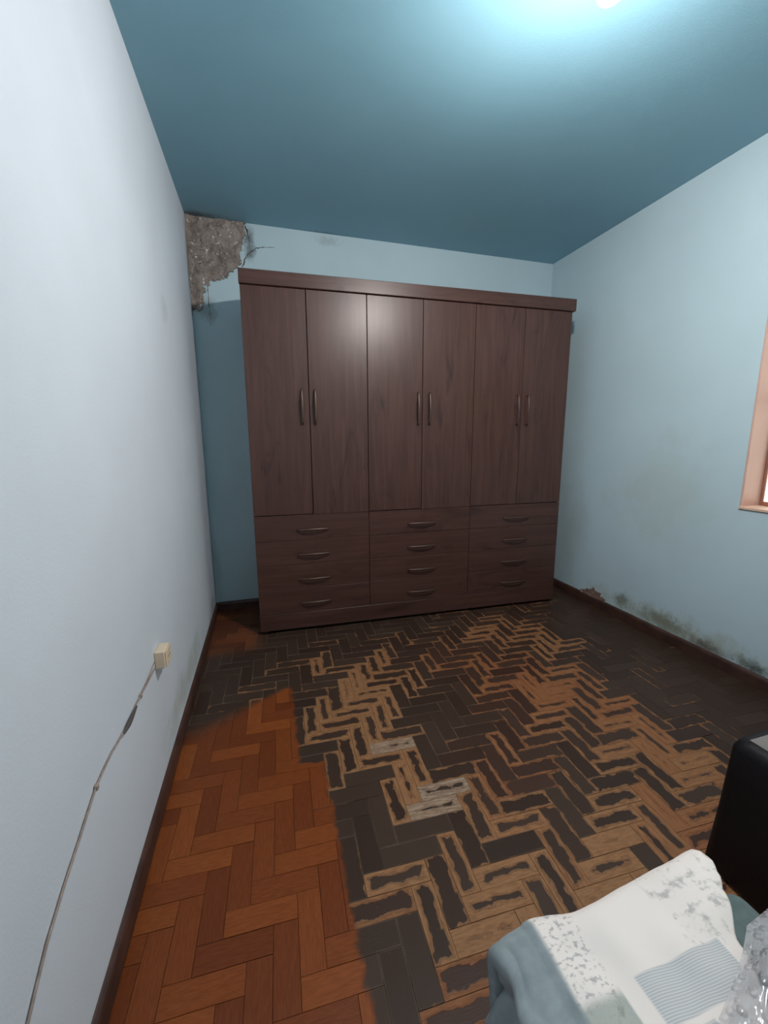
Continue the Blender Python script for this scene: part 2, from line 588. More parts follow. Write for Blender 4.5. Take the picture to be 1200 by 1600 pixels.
# ------------------------------------------------------------------ parquet blocks
PW, PA = 0.06573, math.radians(-1.901)
PO = Vector((0.2517, -2.2245))
EX = Vector((math.cos(PA), math.sin(PA)))
EY = Vector((-math.sin(PA), math.cos(PA)))
# wear seen in the photograph at spots of the floor: (x, y, bare wood amount, redness), floor metres
WEAR = [
    (470, 1020, .02, .2), (500, 1040, .5, .2), (545, 1015, .12, .2), (585, 1025, .5, .3), (625, 1040, .40, .3), (565, 1085, .75, .2),
    (530, 1110, .45, .2), (590, 1100, .65, .2), (615, 1130, .5, .2), (525, 1150, .45, .2), (605, 1150, .6, .1), (640, 1195, .75, .1),
    (615, 1215, .7, .1), (700, 1100, 0, .2), (655, 1110, 0, .1), (745, 1130, .1, .3), (690, 1150, .05, .1), (700, 1175, .2, .3),
    (780, 1095, .3, 1), (800, 1050, .35, 1), (850, 1080, .75, .9), (700, 1025, .35, 1), (760, 990, .5, .5), (820, 1000, .45, .5),
    (870, 1010, .45, .4), (905, 1060, .45, .7), (960, 1105, .55, .8), (1000, 1140, .65, .6), (1050, 1185, .75, .4), (1090, 1235, .75, .4),
    (820, 1165, .35, .7), (870, 1185, .35, .4), (930, 1150, .3, .4), (980, 1205, .6, .3), (930, 1235, .42, .3), (760, 1180, .3, .8),
    (790, 1220, .45, .7), (830, 1250, .45, .6), (880, 1260, .45, .5), (960, 1265, .5, .2), (1010, 1290, .8, .4), (1060, 1290, .75, .6),
    (1100, 1310, .75, .5), (740, 1280, .55, .2), (700, 1300, .5, .2), (660, 1310, .15, .1), (625, 1345, .08, .1), (650, 1370, .6, .2),
    (690, 1345, .55, .1), (720, 1380, .6, .1), (780, 1360, .75, .1), (800, 1400, .8, .1), (770, 1445, .9, .1), (850, 1390, .6, .1),
    (885, 1405, .75, .1), (940, 1345, .85, .1), (955, 1395, 1., .1), (1005, 1370, .55, .2), (640, 1450, .10, .1), (620, 1400, .5, .4),
    (700, 1440, .65, .1), (720, 1490, .75, .1), (680, 1500, .3, .2), (625, 1500, .15, .2), (645, 1560, .3, .3), (720, 1540, .5, .6),
    (745, 1580, .45, .5), (600, 1570, .1, .3), (575, 1300, .03, .1), (572, 1400, .03, .1), (592, 1500, .03, .1), (490, 1080, .05, .1),
    (480, 1170, .03, .1), (545, 1240, .05, .1), (570, 1215, .2, .1), (630, 1005, .15, .3), (700, 985, .15, .3), (880, 975, .1, .3),
    (930, 1020, .05, .2), (1000, 1080, .05, .2), (1060, 1120, .08, .3), (1110, 1150, .05, .2), (1160, 1100, .03, .2), (960, 980, 0, .3),
    (1100, 1060, 0, .3), (400, 1030, 0, .2), (340, 1040, 0, .2), (430, 1010, .0, .2), (1115, 1190, .4, .3), (520, 985, 0, .2), (620, 975, 0, .2),
]


def unproject_floor(px, py):
    d = RIGHT * ((px - 600) / F_PX) + UP * ((800 - py) / F_PX) + fwd
    k = -CAM.z / d.z
    return CAM.x + d.x * k, CAM.y + d.y * k


WEAR = [(*unproject_floor(a, b), w, r) for a, b, w, r in WEAR]


# single blocks as the photograph shows them: (column, row, along the room?) -> bare wood, redness, paleness
ONE = {}
for line in '''V11,5 .15 .1|H12,5 .1 .6|H7,6 .55 .2|H8,7 .8 .1 .6|V10,4 .6 .2|H11,4 .32 .2|V9,3 .7 .2|H6,5 .1 .1|H10,3 .66 .1 .7|V8,2 .5 .2|H9,2 .85 .1 .6|H5,4 0 .1
V7,1 .12 .1|H8,1 .03 .1|V13,1 .5 .5|V14,2 .42 .7|V12,0 .45 .2|V11,-1 .22 .2|H14,1 .38 .2|H13,0 .62 .3|H15,2 .25 1|H16,3 .3 .8|H17,4 .25 .5|H12,-1 .08 0|V10,-2 .53 .2|H7,0 0 0
H11,-2 .70 .1|H6,-1 .58 .1|V9,-3 .33 .2|H10,-3 .70 .1|V8,-4 .48 .1|H5,-2 .42 .4|H9,-4 .88 .1|V7,-5 .12 .1|H4,-3 .05 .1|H8,-5 .42 .7|V6,-6 .05 .2|H7,-6 .45 .8|V6,0 .03 .1
V18,0 .28 .1|V17,-1 .18 .1|V16,-2 .25 .3|V15,-3 .5 .3|V14,-4 .55 .1|V13,-5 .42 .1|V19,1 .32 .2|V20,2 .2 .3|H22,3 .72 .4|H21,2 .5 .2|H20,1 .32 .1|H19,0 .45 .1|H18,-1 .5 .1|H17,-2 .97 .1
H16,-3 .70 .1|H15,-4 1 .1|V25,1 .92 .6|V24,0 .4 .2|V23,-1 .35 .2|V22,-2 .92 .7|V21,-3 .55 .4|V20,-4 .6 .4|V19,-5 .15 .1|H26,1 .88 .3|H25,0 .85 .3|H24,-1 .4 .2|H23,-2 .7 .6|H22,-3 .6 .8|H21,-4 .6 .5'''.replace('\n', '|').split('|'):
    k, *vals = line.split()
    a, b = k[1:].split(',')
    ONE[(int(a), int(b), k[0] == 'H')] = tuple(float(v) for v in vals)


def wear_at(x, y):
    sw = s1 = s2 = 0.0
    best = 9.0
    for a, b, w, r in WEAR:
        d2 = (a - x) ** 2 + (b - y) ** 2
        best = min(best, d2)
        k = 1.0 / (d2 + 0.0006) ** 2
        sw += k
        s1 += k * w
        s2 += k * r
    fade = max(0.0, min(1.0, (0.62 - math.sqrt(best)) / 0.3))
    return s1 / sw * fade, s2 / sw


def clip(poly, axis, lim, keep_less):
    out = []
    for i, p in enumerate(poly):
        q = poly[(i + 1) % len(poly)]
        ip = (p[axis] <= lim) == keep_less or abs(p[axis] - lim) < 1e-9
        iq = (q[axis] <= lim) == keep_less or abs(q[axis] - lim) < 1e-9
        if ip:
            out.append(p)
        if ip != iq:
            k = (lim - p[axis]) / (q[axis] - p[axis])
            out.append(p.lerp(q, k))
    return out


def area2(poly):
    return 0.5 * abs(sum(poly[i].x * poly[(i + 1) % len(poly)].y - poly[(i + 1) % len(poly)].x * poly[i].y for i in range(len(poly))))


rnd_p = random.Random(21)
blocks = []
B0, B1, B2, B3 = 0.014, W - 0.014, Y_FRONT + 0.014, -0.014
for j in range(-30, 42):
    for i in range(-10, 50):
        k = (i - j) % 6
        if k == 1:
            size, along = (3, 1), True           # lies across the room
        elif k == 4:
            # bottom cell of a block that runs along the room: cells j..j+2 of column i hold k = 4, 3, 2 upwards shifted by one
            size, along = (1, 3), False
        else:
            continue
        if not along:
            # column i: cells with k in {4, 5, 0}; the lowest of them has k = 0, so step down two
            jj = j - 2
        else:
            jj = j
        g = 0.005 + rnd_p.random() * 0.007      # joint width as a share of the block width
        cs = [(i + g, jj + g), (i + size[0] - g, jj + g), (i + size[0] - g, jj + size[1] - g), (i + g, jj + size[1] - g)]
        poly = [PO + EX * (a * PW) + EY * (b * PW) for a, b in cs]
        for ax, lim, less in ((0, B0, False), (0, B1, True), (1, B2, False), (1, B3, True)):
            poly = clip(poly, ax, lim, less)
            if len(poly) < 3:
                break
        if len(poly) < 3 or area2(poly) < 0.0004:
            continue
        c = sum(poly, Vector((0, 0))) / len(poly)
        px, py, dep = project((c.x, c.y, 0))
        seen = dep > 0.1 and -30 < px < 1230 and 900 < py < 1640 and c.y < -0.5 and not (0.36 < c.x < 2.60 and c.y > -0.60)
        if seen and px > 800 and py > 1440 - (px - 830) * 0.26 + 40:
            seen = False                         # under the bed
        if px > 1150 and py > 1150:
            seen = False
        size_px = area2(poly) * CAM.z / max(dep, 0.05) ** 3 if seen else 0.0
        blocks.append((size_px, poly, c, i, jj, along))
blocks.sort(key=lambda b: -b[0])


def block_geometry(b):
    _, poly, c, i, jj, along = b
    w, red = wear_at(c.x, c.y)
    r = rnd_p.random()
    if w > 0.05:
        w = min(1.0, max(0.0, w + (rnd_p.random() - 0.5) * 0.42))
    pale = 0.0
    one = ONE.get((i, jj, along))
    if one:
        w, red = one[0], one[1]
        pale = one[2] if len(one) > 2 else 0.0
    rough_floor = 1.0 if w > 0.1 else 0.35
    dz = (rnd_p.random() - 0.5) * 0.0012 * rough_floor
    tx, ty = (rnd_p.random() - 0.5) * 0.008 * rough_floor, (rnd_p.random() - 0.5) * 0.008 * rough_floor
    verts, faces, uvs = [], [], []
    n = len(poly)
    inset = 0.0012 if w > 0.1 else 0.0009

    def zof(p, base):
        return base + dz + (p.x - c.x) * tx + (p.y - c.y) * ty

    top = []
    for p in poly:
        d = (c - p)
        top.append(p + d.normalized() * inset * 1.4)
    for ring, zz in ((top, -0.0004), (poly, -0.0012), (poly, -0.0060)):
        for p in ring:
            verts.append((p.x, p.y, zof(p, zz) if zz > -0.005 else zz))
            q = p - PO
            a, bb = q.dot(EX) / PW - i, q.dot(EY) / PW - jj
            uvs.append((a, bb) if along else (bb, a))
    faces.append(tuple(range(n)))
    for lev in (0, 1):
        for k in range(n):
            k2 = (k + 1) % n
            faces.append((lev * n + k2, lev * n + k, lev * n + n + k, lev * n + n + k2))
    return verts, faces, uvs, (w, red, r, pale)


def parquet_mesh(name, group):
    V, Fc, U, A = [], [], [], []
    for b in group:
        v, f, u, a = block_geometry(b)
        o = len(V)
        V += v
        Fc += [tuple(x + o for x in q) for q in f]
        U += u
        A += [a] * len(v)
    me = bpy.data.meshes.new(name)
    me.from_pydata(V, [], Fc)
    uvl = me.uv_layers.new(name='block')
    for lp in me.loops:
        uvl.data[lp.index].uv = U[lp.vertex_index]
    ca = me.color_attributes.new('wear', 'FLOAT_COLOR', 'POINT')
    for k, a in enumerate(A):
        ca.data[k].color = a
    return me


for b in blocks[:300]:
    link_mesh('parquet_block', parquet_mesh('parquet_block', [b]), M['parquet'], floor)
rest = link_mesh('parquet_field', parquet_mesh('parquet_field', blocks[300:]), M['parquet'], floor)
tag(rest, kind='stuff')


# ------------------------------------------------------------------ damp plaster patches and cracks
def inside(poly, x, y):
    c = False
    for i in range(len(poly)):
        x1, y1 = poly[i]
        x2, y2 = poly[i - 1]
        if (y1 > y) != (y2 > y) and x < (x2 - x1) * (y - y1) / (y2 - y1) + x1:
            c = not c
    return c


def patch(name, poly, place, mat, parent, step, amp, seed):
    """irregular flake-edged relief of bare plaster standing off the wall"""
    xs = [p[0] for p in poly]
    ys = [p[1] for p in poly]
    nx, ny = int((max(xs) - min(xs) + 0.06) / step), int((max(ys) - min(ys) + 0.06) / step)
    x0, y0 = min(xs) - 0.03, min(ys) - 0.03
    bm = bmesh.new()
    grid = {}

    def vert(a, b):
        if (a, b) not in grid:
            x, y = x0 + a * step, y0 + b * step
            h = 0.003 + amp * max(0.0, 0.5 + mnoise.fractal(Vector((x * 14, y * 14, seed)), 0.8, 2.1, 5))
            jx = mnoise.noise(Vector((x * 60, y * 60, seed + 3))) * step * 0.6
            grid[(a, b)] = bm.verts.new(place(x + jx, y + jx, h))
        return grid[(a, b)]

    for a in range(nx):
        for b in range(ny):
            x, y = x0 + (a + .5) * step, y0 + (b + .5) * step
            w1 = mnoise.fractal(Vector((x * 22, y * 22, seed)), 0.9, 2.0, 4) * 0.022
            w2 = mnoise.fractal(Vector((x * 22, y * 22, seed + 9)), 0.9, 2.0, 4) * 0.022
            if inside(poly, x + w1, y + w2):
                bm.faces.new((vert(a, b), vert(a + 1, b), vert(a + 1, b + 1), vert(a, b + 1)))
    edges = [e for e in bm.edges if e.is_boundary]
    r = bmesh.ops.extrude_edge_only(bm, edges=edges)
    for v in [g for g in r['geom'] if isinstance(g, bmesh.types.BMVert)]:
        v.co = place(None, None, -0.002, v.co)
    return obj(name, bm, mat, parent, smooth=False)


def on_back(x, z, h, co=None):
    if co is not None:
        return Vector((co.x, -h, co.z))
    return Vector((max(x, 0.001), -h, min(z, H - 0.001)))


def on_right(y, z, h, co=None):
    if co is not None:
        return Vector((W - h, co.y, co.z))
    return Vector((W - h, y, max(z, 0.066)))


o = patch('bare_plaster', [(-.02, 2.80), (.37, 2.80), (.385, 2.72), (.35, 2.64), (.335, 2.54), (.29, 2.467), (.23, 2.42), (.175, 2.385), (.125, 2.40),
                           (.092, 2.35), (.075, 2.23), (.05, 2.185), (-.02, 2.18)], on_back, M['plaster'], wall_back, 0.007, 0.016, 1.7)
o['label'] = 'crumbling grey brown plaster where the paint has fallen off'
o = patch('bare_plaster', [(-.60, .05), (-.645, .095), (-.70, .122), (-.76, .132), (-.82, .122), (-.86, .085), (-.88, .05)],
          on_right, M['brick_plaster'], wall_right, 0.007, 0.007, 5.1)
o['label'] = 'small pinkish bare plaster spot above the baseboard'


def crack(pts, w, parent):
    bm = bmesh.new()
    P = []
    for (a, b) in zip(pts, pts[1:]):
        for k in range(5):
            P.append(Vector((a[0] + (b[0] - a[0]) * k / 5, 0, a[1] + (b[1] - a[1]) * k / 5)))
    P.append(Vector((pts[-1][0], 0, pts[-1][1])))
    P = [p + Vector((mnoise.noise(p * 60) * 0.006, 0, mnoise.noise(p * 60 + Vector((5, 5, 5))) * 0.006)) for p in P]
    rad = [w * (0.4 + abs(mnoise.noise(p * 40)) * 1.6) * (1.0 - 0.7 * i / len(P)) for i, p in enumerate(P)]
    add_tube(bm, P, rad, 6, True, 0.3, (0, 1, 0))
    return obj('crack', bm, M['crack'], parent)


crack([(.379, 2.77), (.392, 2.72), (.400, 2.69), (.403, 2.665)], 0.008, wall_back)
crack([(.345, 2.50), (.362, 2.555), (.389, 2.595), (.443, 2.634), (.50, 2.648), (.574, 2.654)], 0.007, wall_back)
crack([(.110, 2.38), (.108, 2.30), (.112, 2.20), (.108, 2.10)], 0.004, wall_back)

# ------------------------------------------------------------------ window in the right wall
win = empty('window_1', (W, WIN_Y1, WIN_Z0))
structure(win, 'window with salmon painted reveal and brown sashes in the right wall', 'window')


def wbox(name, x0, x1, y0, y1, z0, z1, mat, parent=win, bevel=0.0):
    o = box(name, x0 - W, x1 - W, y0 - WIN_Y1, y1 - WIN_Y1, z0 - WIN_Z0, z1 - WIN_Z0, mat, parent, bevel)
    return o


LT = 0.012
wbox('reveal_lining', W - 0.004, W + T, WIN_Y1 - LT, WIN_Y1 - 0.0005, WIN_Z0 + LT, WIN_Z1 - LT, M['pink_paint'], bevel=0.003)
wbox('reveal_lining', W - 0.004, W + T, WIN_Y0 + 0.0005, WIN_Y0 + LT, WIN_Z0 + LT, WIN_Z1 - LT, M['pink_paint'], bevel=0.003)
wbox('reveal_lining', W - 0.004, W + T, WIN_Y0 + 0.0005, WIN_Y1 - 0.0005, WIN_Z1 - LT, WIN_Z1 - 0.0005, M['pink_paint'], bevel=0.003)
wbox('window_sill', W - 0.010, W + T, WIN_Y0 + 0.0005, WIN_Y1 - 0.0005, WIN_Z0 + 0.0005, WIN_Z0 + LT + 0.004, M['sill_paint'], bevel=0.003)
fx0, fx1 = W + 0.128, W + 0.146
fy0, fy1, fz0, fz1 = WIN_Y0 + LT, WIN_Y1 - LT, WIN_Z0 + LT + 0.004, WIN_Z1 - LT
half = (fy0 + fy1) / 2
for a, b in ((fy0, half), (half, fy1)):
    s = empty('sash', (0, 0, 0))
    s.parent = win
    wbox('stile', fx0, fx1, a, a + 0.013, fz0, fz1, M['sash_wood'], s, 0.004)
    wbox('stile', fx0, fx1, b - 0.013, b, fz0, fz1, M['sash_wood'], s, 0.004)
    wbox('rail', fx0, fx1, a + 0.013, b - 0.013, fz0, fz0 + 0.022, M['sash_wood'], s, 0.004)
    wbox('rail', fx0, fx1, a + 0.013, b - 0.013, fz1 - 0.022, fz1, M['sash_wood'], s, 0.004)
    mid = (fz0 + fz1) / 2
    wbox('glazing_bar', fx0 + 0.004, fx1 - 0.004, a + 0.013, b - 0.013, mid - 0.011, mid + 0.011, M['sash_wood'], s, 0.003)
    for z0, z1 in ((fz0 + 0.022, mid - 0.011), (mid + 0.011, fz1 - 0.022)):
        wbox('pane', fx0 + 0.007, fx0 + 0.011, a + 0.011, b - 0.011, z0 - 0.002, z1 + 0.002, M['glass'], s)

# ------------------------------------------------------------------ ceiling lamp (bare bulb on a short drop)
lamp = empty('pendant_bulb', (BULB_POS.x, BULB_POS.y, H))
tag(lamp, 'lit white bulb hanging on a short cord from the teal ceiling', 'lamp')
dz = BULB_POS.z - H
bm = bmesh.new()
add_lathe(bm, [(0, 0), (0.045, 0), (0.047, -0.006), (0.040, -0.020), (0.018, -0.028), (0, -0.028)])
obj('ceiling_rose', bm, M['lamp_white'], lamp, True)
bm = bmesh.new()
add_tube(bm, [(0, 0, -0.024), (0.001, 0, -0.06), (0, 0, dz + 0.168)], 0.004, 8)
obj('cord', bm, M['lamp_white'], lamp, True)
bm = bmesh.new()
add_lathe(bm, [(0, dz + 0.172), (0.012, dz + 0.170), (0.020, dz + 0.160), (0.020, dz + 0.118), (0.0, dz + 0.118)])
obj('socket', bm, M['lamp_white'], lamp, True)
bm = bmesh.new()
add_lathe(bm, [(0.0425, 0.0555), (0.042, 0.060), (0.037, 0.078), (0.028, 0.096), (0.019, 0.110), (0.018, 0.118), (0, 0.118)], (0, 0, dz), 32)
obj('added_bulb_housing', bm, M['lamp_white'], lamp, True)  # unseen opaque upper half, added to keep bulb light off the ceiling
bm = bmesh.new()
add_lathe(bm, [(0, 0), (0.018, 0.003), (0.033, 0.013), (0.041, 0.030), (0.0435, 0.046), (0.0425, 0.055), (0, 0.055)], (0, 0, dz), 32)
obj('bulb_dome', bm, M['bulb'], lamp, True)

# ------------------------------------------------------------------ wardrobe
WX, WY, WTH, WW, WHT, WD = 0.33409, -0.5322, -0.03004, 2.29169, 2.30, 0.45
wr = empty('wardrobe', (WX, WY, 0), WTH)
tag(wr, 'large dark brown wooden wardrobe with six doors and twelve drawers', 'wardrobe')
# carcass: sides, back, top, bottom and two dividers
bm = bmesh.new()
for x0, x1 in ((0.0, 0.018), (WW - 0.018, WW), (WW / 3 - 0.009, WW / 3 + 0.009), (2 * WW / 3 - 0.009, 2 * WW / 3 + 0.009)):
    add_box(bm, x0, x1, 0.0205, WD, 0.024, 2.225)
add_box(bm, 0.0181, WW - 0.0181, WD - 0.008, WD, 0.03, 2.225)
add_box(bm, 0.0, WW, 0.0205, WD, 2.2252, 2.243)
add_box(bm, 0.0181, WW - 0.0181, 0.030, WD - 0.009, 0.125, 0.14)
add_box(bm, 0.0181, WW - 0.0181, 0.024, WD - 0.009, 0.815, 0.833)
obj('carcass', bm, M['body_wood'], wr)
# crown board with small return to the right
bm = bmesh.new()
add_box(bm, -0.003, WW + 0.018, -0.014, 0.022, 2.2185, 2.300, 0.003)
add_box(bm, -0.003, 0.018, 0.0225, WD, 2.2435, 2.300, 0.002)
add_box(bm, WW, WW + 0.018, 0.0225, WD, 2.2435, 2.300, 0.002)
obj('crown_board', bm, M['drawer_wood'], wr)
# plinth
bm = bmesh.new()
add_box(bm, 0.001, WW - 0.001, 0.0005, 0.0195, 0.024, 0.136, 0.0015)
obj('plinth', bm, M['drawer_wood'], wr)
for x in (0.03, WW / 3, 2 * WW / 3, WW - 0.03):
    for yy in (0.045, WD - 0.06):
        bm = bmesh.new()
        add_lathe(bm, [(0, 0), (0.018, 0), (0.020, 0.004), (0.016, 0.024), (0, 0.0245)], (x, yy, 0), 14)
        obj('foot', bm, M['foot_plastic'], wr, True)


def handle_mesh(name, length, upright):
    """bowed flat pull: thicker in the middle, ends on two posts"""
    bm = bmesh.new()
    n = 14
    pts, rad = [], []
    for k in range(n + 1):
        s = k / n * 2 - 1
        out = 0.014 + 0.016 * (1 - s * s)
        pts.append((0, -out, s * length / 2) if upright else (s * length / 2, -out, 0))
        rad.append(0.0042 + 0.0050 * (1 - abs(s) ** 1.6))
    add_tube(bm, pts, rad, 8, True, 0.55, (0, 1, 0))
    for s in (-1, 1):
        e = s * (length / 2 - 0.010)
        a, b = ((0, 0.0005, e), (0, -0.017, e)) if upright else ((e, 0.0005, 0), (e, -0.017, 0))
        add_tube(bm, [a, b], 0.0055, 8, True, 1.0, (1, 0, 0) if upright else (0, 0, 1))
    me = bpy.data.meshes.new(name)
    bmesh.ops.recalc_face_normals(bm, faces=bm.faces)
    bm.to_mesh(me)
    bm.free()
    me.materials.append(M['bronze'])
    for p in me.polygons:
        p.use_smooth = True
    return me


HV, HH = handle_mesh('door_handle', 0.222, True), handle_mesh('drawer_handle', 0.215, False)
DW = WW / 6
handle_x = (0.336, 0.419, 1.113, 1.195, 1.876, 1.958)
for k in range(6):
    g = 0.0016 if k != 1 else 0.0024
    x0, x1 = k * DW + g, (k + 1) * DW - g
    lo = 0.8265 - (0.004 if k in (1, 3) else 0.0)
    push = (0.0, -0.0015, 0.0, 0.0, 0.001, 0.001)[k]
    bm = bmesh.new()
    add_box(bm, x0, x1, push, 0.018 + push, lo, 2.2155, 0.0018)
    d = obj('door', bm, M['door_wood'], wr)
    h = bpy.data.objects.new('door_handle', HV)
    COL.objects.link(h)
    h.parent = d
    h.location = (handle_x[k], push, 1.519)
rows = (0.1385, 0.3105, 0.4820, 0.6530, 0.8225)
hz = (0.212, 0.381, 0.553, 0.723)
hx = (0.377, 1.150, 1.908)
for c in range(3):
    for r in range(4):
        x0, x1 = c * WW / 3 + 0.0016, (c + 1) * WW / 3 - 0.0016
        push = 0.0
        gap = 0.0016 if (c == 1 and r in (2, 3)) else 0.0009
        bm = bmesh.new()
        add_box(bm, x0, x1, 0.001 + push, 0.019 + push, rows[r] + gap, rows[r + 1] - gap, 0.0012)
        d = obj('drawer', bm, M['drawer_wood'], wr)
        h = bpy.data.objects.new('drawer_handle', HH)
        COL.objects.link(h)
        h.parent = d
        h.location = (hx[c], 0.001 + push, hz[r])

# ------------------------------------------------------------------ socket box and cable on the left wall
sk = empty('socket_box', (0, -1.668, 0.520))
tag(sk, 'small cream surface socket box mounted low on the left wall', 'socket')
box('housing', 0.0003, 0.036, -0.038, 0.038, -0.033, 0.033, M['cream_plastic'], sk, 0.004, 2)
box('cover_plate', 0.0362, 0.041, -0.035, 0.035, -0.030, 0.030, M['cream_plastic'], sk, 0.002, 1)
for s in (-1, 1):
    bm = bmesh.new()
    add_tube(bm, [(0.0405, s * 0.0095, 0), (0.0416, s * 0.0095, 0)], 0.0035, 10)
    obj('socket_hole', bm, M['tape'], sk)

cb = empty('cable', (0, -1.72, 0.50))
tag(cb, 'thin brownish cable tacked along the left wall below the socket', 'cable')


def cable_pts(raw, off=0.004):
    out = []
    for a, b in zip(raw, raw[1:]):
        for k in range(8):
            s = k / 8
            y, z = a[0] + (b[0] - a[0]) * s, a[1] + (b[1] - a[1]) * s
            n = mnoise.noise(Vector((y * 9, 3, z * 9))) * 0.004
            out.append(Vector((off, y + 1.72, z + n - 0.50)))
    out.append(Vector((off, raw[-1][0] + 1.72, raw[-1][1] - 0.50)))
    return out


run = [(-1.712, 0.500), (-1.80, 0.506), (-1.905, 0.507), (-2.041, 0.505), (-2.15, 0.513), (-2.258, 0.509), (-2.36, 0.476), (-2.44, 0.452), (-2.515, 0.420), (-2.592, 0.372), (-2.68, 0.32), (-2.80, 0.265), (-2.95, 0.22), (-3.2, 0.16)]
bm = bmesh.new()
add_tube(bm, cable_pts(run), 0.0026, 6)
obj('wire', bm, M['wire'], cb, True)
bm = bmesh.new()
add_tube(bm, cable_pts([(-1.712, 0.520), (-1.80, 0.514), (-1.90, 0.509)], 0.003), 0.0018, 6)
obj('wire', bm, M['wire'], cb, True)
bm = bmesh.new()
pp = cable_pts([(-1.955, 0.506), (-2.03, 0.505), (-2.075, 0.507)], 0.0075)
add_tube(bm, pp, [0.003 + 0.004 * math.sin(PI * k / (len(pp) - 1)) for k in range(len(pp))], 8)
obj('tape_wrap', bm, M['tape'], cb, True)
for y, z in ((-2.262, 0.508), (-1.90, 0.508)):
    bm = bmesh.new()
    add_box(bm, 0.0003, 0.009, y + 1.72 - 0.006, y + 1.72 + 0.006, z - 0.50 - 0.007, z - 0.50 + 0.007, 0.002)
    obj('cable_clip', bm, M['wire'], cb)


# ------------------------------------------------------------------ black padded box
BX0, BX1, BY0, BY1, BZ = 1.688, 2.50, -3.35, -2.505, 0.45
pf = empty('padded_box', ((BX0 + BX1) / 2, (BY0 + BY1) / 2, 0))
tag(pf, 'black leatherette padded box with shiny top below the window', 'padded box')
hxw, hyw = (BX1 - BX0) / 2, (BY1 - BY0) / 2
bm = bmesh.new()
rings = []
for z, ins, rad in ((0.010, -0.010, 0.02), (0.02, -0.012, 0.025), (0.20, -0.004, 0.03), (0.32, 0.0, 0.03), (0.42, 0.004, 0.03), (0.440, 0.012, 0.03), (BZ, 0.030, 0.03)):
    ring = []
    for sx, sy, a0 in ((1, 1, 0), (-1, 1, 90), (-1, -1, 180), (1, -1, 270)):
        for k in range(5):
            a = math.radians(a0 + k * 22.5)
            ring.append(bm.verts.new((sx * (hxw - ins - rad) + rad * math.cos(a), sy * (hyw - ins - rad) + rad * math.sin(a), z)))
    rings.append(ring)
n = len(rings[0])
for a, b in zip(rings, rings[1:]):
    for k in range(n):
        bm.faces.new((a[k], a[(k + 1) % n], b[(k + 1) % n], b[k]))
bm.faces.new(rings[0][::-1])
bm.faces.new(rings[-1])
obj('body', bm, M['black_leather'], pf, True)
bm = bmesh.new()
gx, gy = 26, 26
vs = [[bm.verts.new((-hxw + 0.036 + (2 * hxw - 0.072) * i / gx, -hyw + 0.036 + (2 * hyw - 0.072) * j / gy,
                     BZ + 0.0015 + 0.006 * max(0, mnoise.noise(Vector((i * 0.45, j * 0.45, 2)))) * min(1, 4 * min(i, gx - i, j, gy - j) / gx))) for j in range(gy + 1)] for i in range(gx + 1)]
for i in range(gx):
    for j in range(gy):
        bm.faces.new((vs[i][j], vs[i + 1][j], vs[i + 1][j + 1], vs[i][j + 1]))
obj('top_film', bm, M['black_top'], pf, True)
for sx in (-1, 1):
    for sy in (-1, 1):
        bm = bmesh.new()
        add_lathe(bm, [(0, 0), (0.022, 0), (0.026, 0.0095), (0, 0.0098)], (sx * (hxw - 0.08), sy * (hyw - 0.08), 0), 16)
        obj('foot', bm, M['foot_plastic'], pf, True)

# ------------------------------------------------------------------ low narrow bed with a teal sheet
DX0, DX1, DY0, DY1, DZ = 0.845, 1.292, -3.72, -2.79, 0.425
bed = empty('low_bed', ((DX0 + DX1) / 2, (DY0 + DY1) / 2, 0))
tag(bed, 'low narrow bed with teal grey sheet under the patchwork quilt', 'bed')
bx, by = (DX1 - DX0) / 2, (DY1 - DY0) / 2
box('bed_base', -bx + 0.01, bx - 0.01, -by + 0.01, by - 0.01, 0.10, 0.27, M['base_cloth'], bed, 0.01, 2)
box('mattress', -bx, bx, -by, by, 0.2705, DZ, M['teal_cloth'], bed, 0.03, 4, True)
for sx in (-1, 1):
    for sy in (-1, 1):
        bm = bmesh.new()
        add_lathe(bm, [(0, 0), (0.016, 0), (0.024, 0.0995), (0, 0.0995)], (sx * (bx - 0.06), sy * (by - 0.07), 0), 14)
        obj('leg', bm, M['leg_wood'], bed, True)


# ------------------------------------------------------------------ patchwork quilt draped over the bed corner
def lerp_tab(tab, x):
    if x <= tab[0][0]:
        return tab[0][1]
    for (a, b), (c, d) in zip(tab, tab[1:]):
        if x <= c:
            s = (x - a) / (c - a)
            s = s * s * (3 - 2 * s)
            return b + (d - b) * s
    return tab[-1][1]


FAR = [(0.845, -2.765), (0.945, -2.782), (1.055, -2.772), (1.155, -2.768), (1.262, -2.757)]
XR = [(-3.4, 1.02), (-2.96, 1.12), (-2.88, 1.165), (-2.82, 1.220), (-2.80, 1.245), (-2.775, 1.262)]      # right edge by y


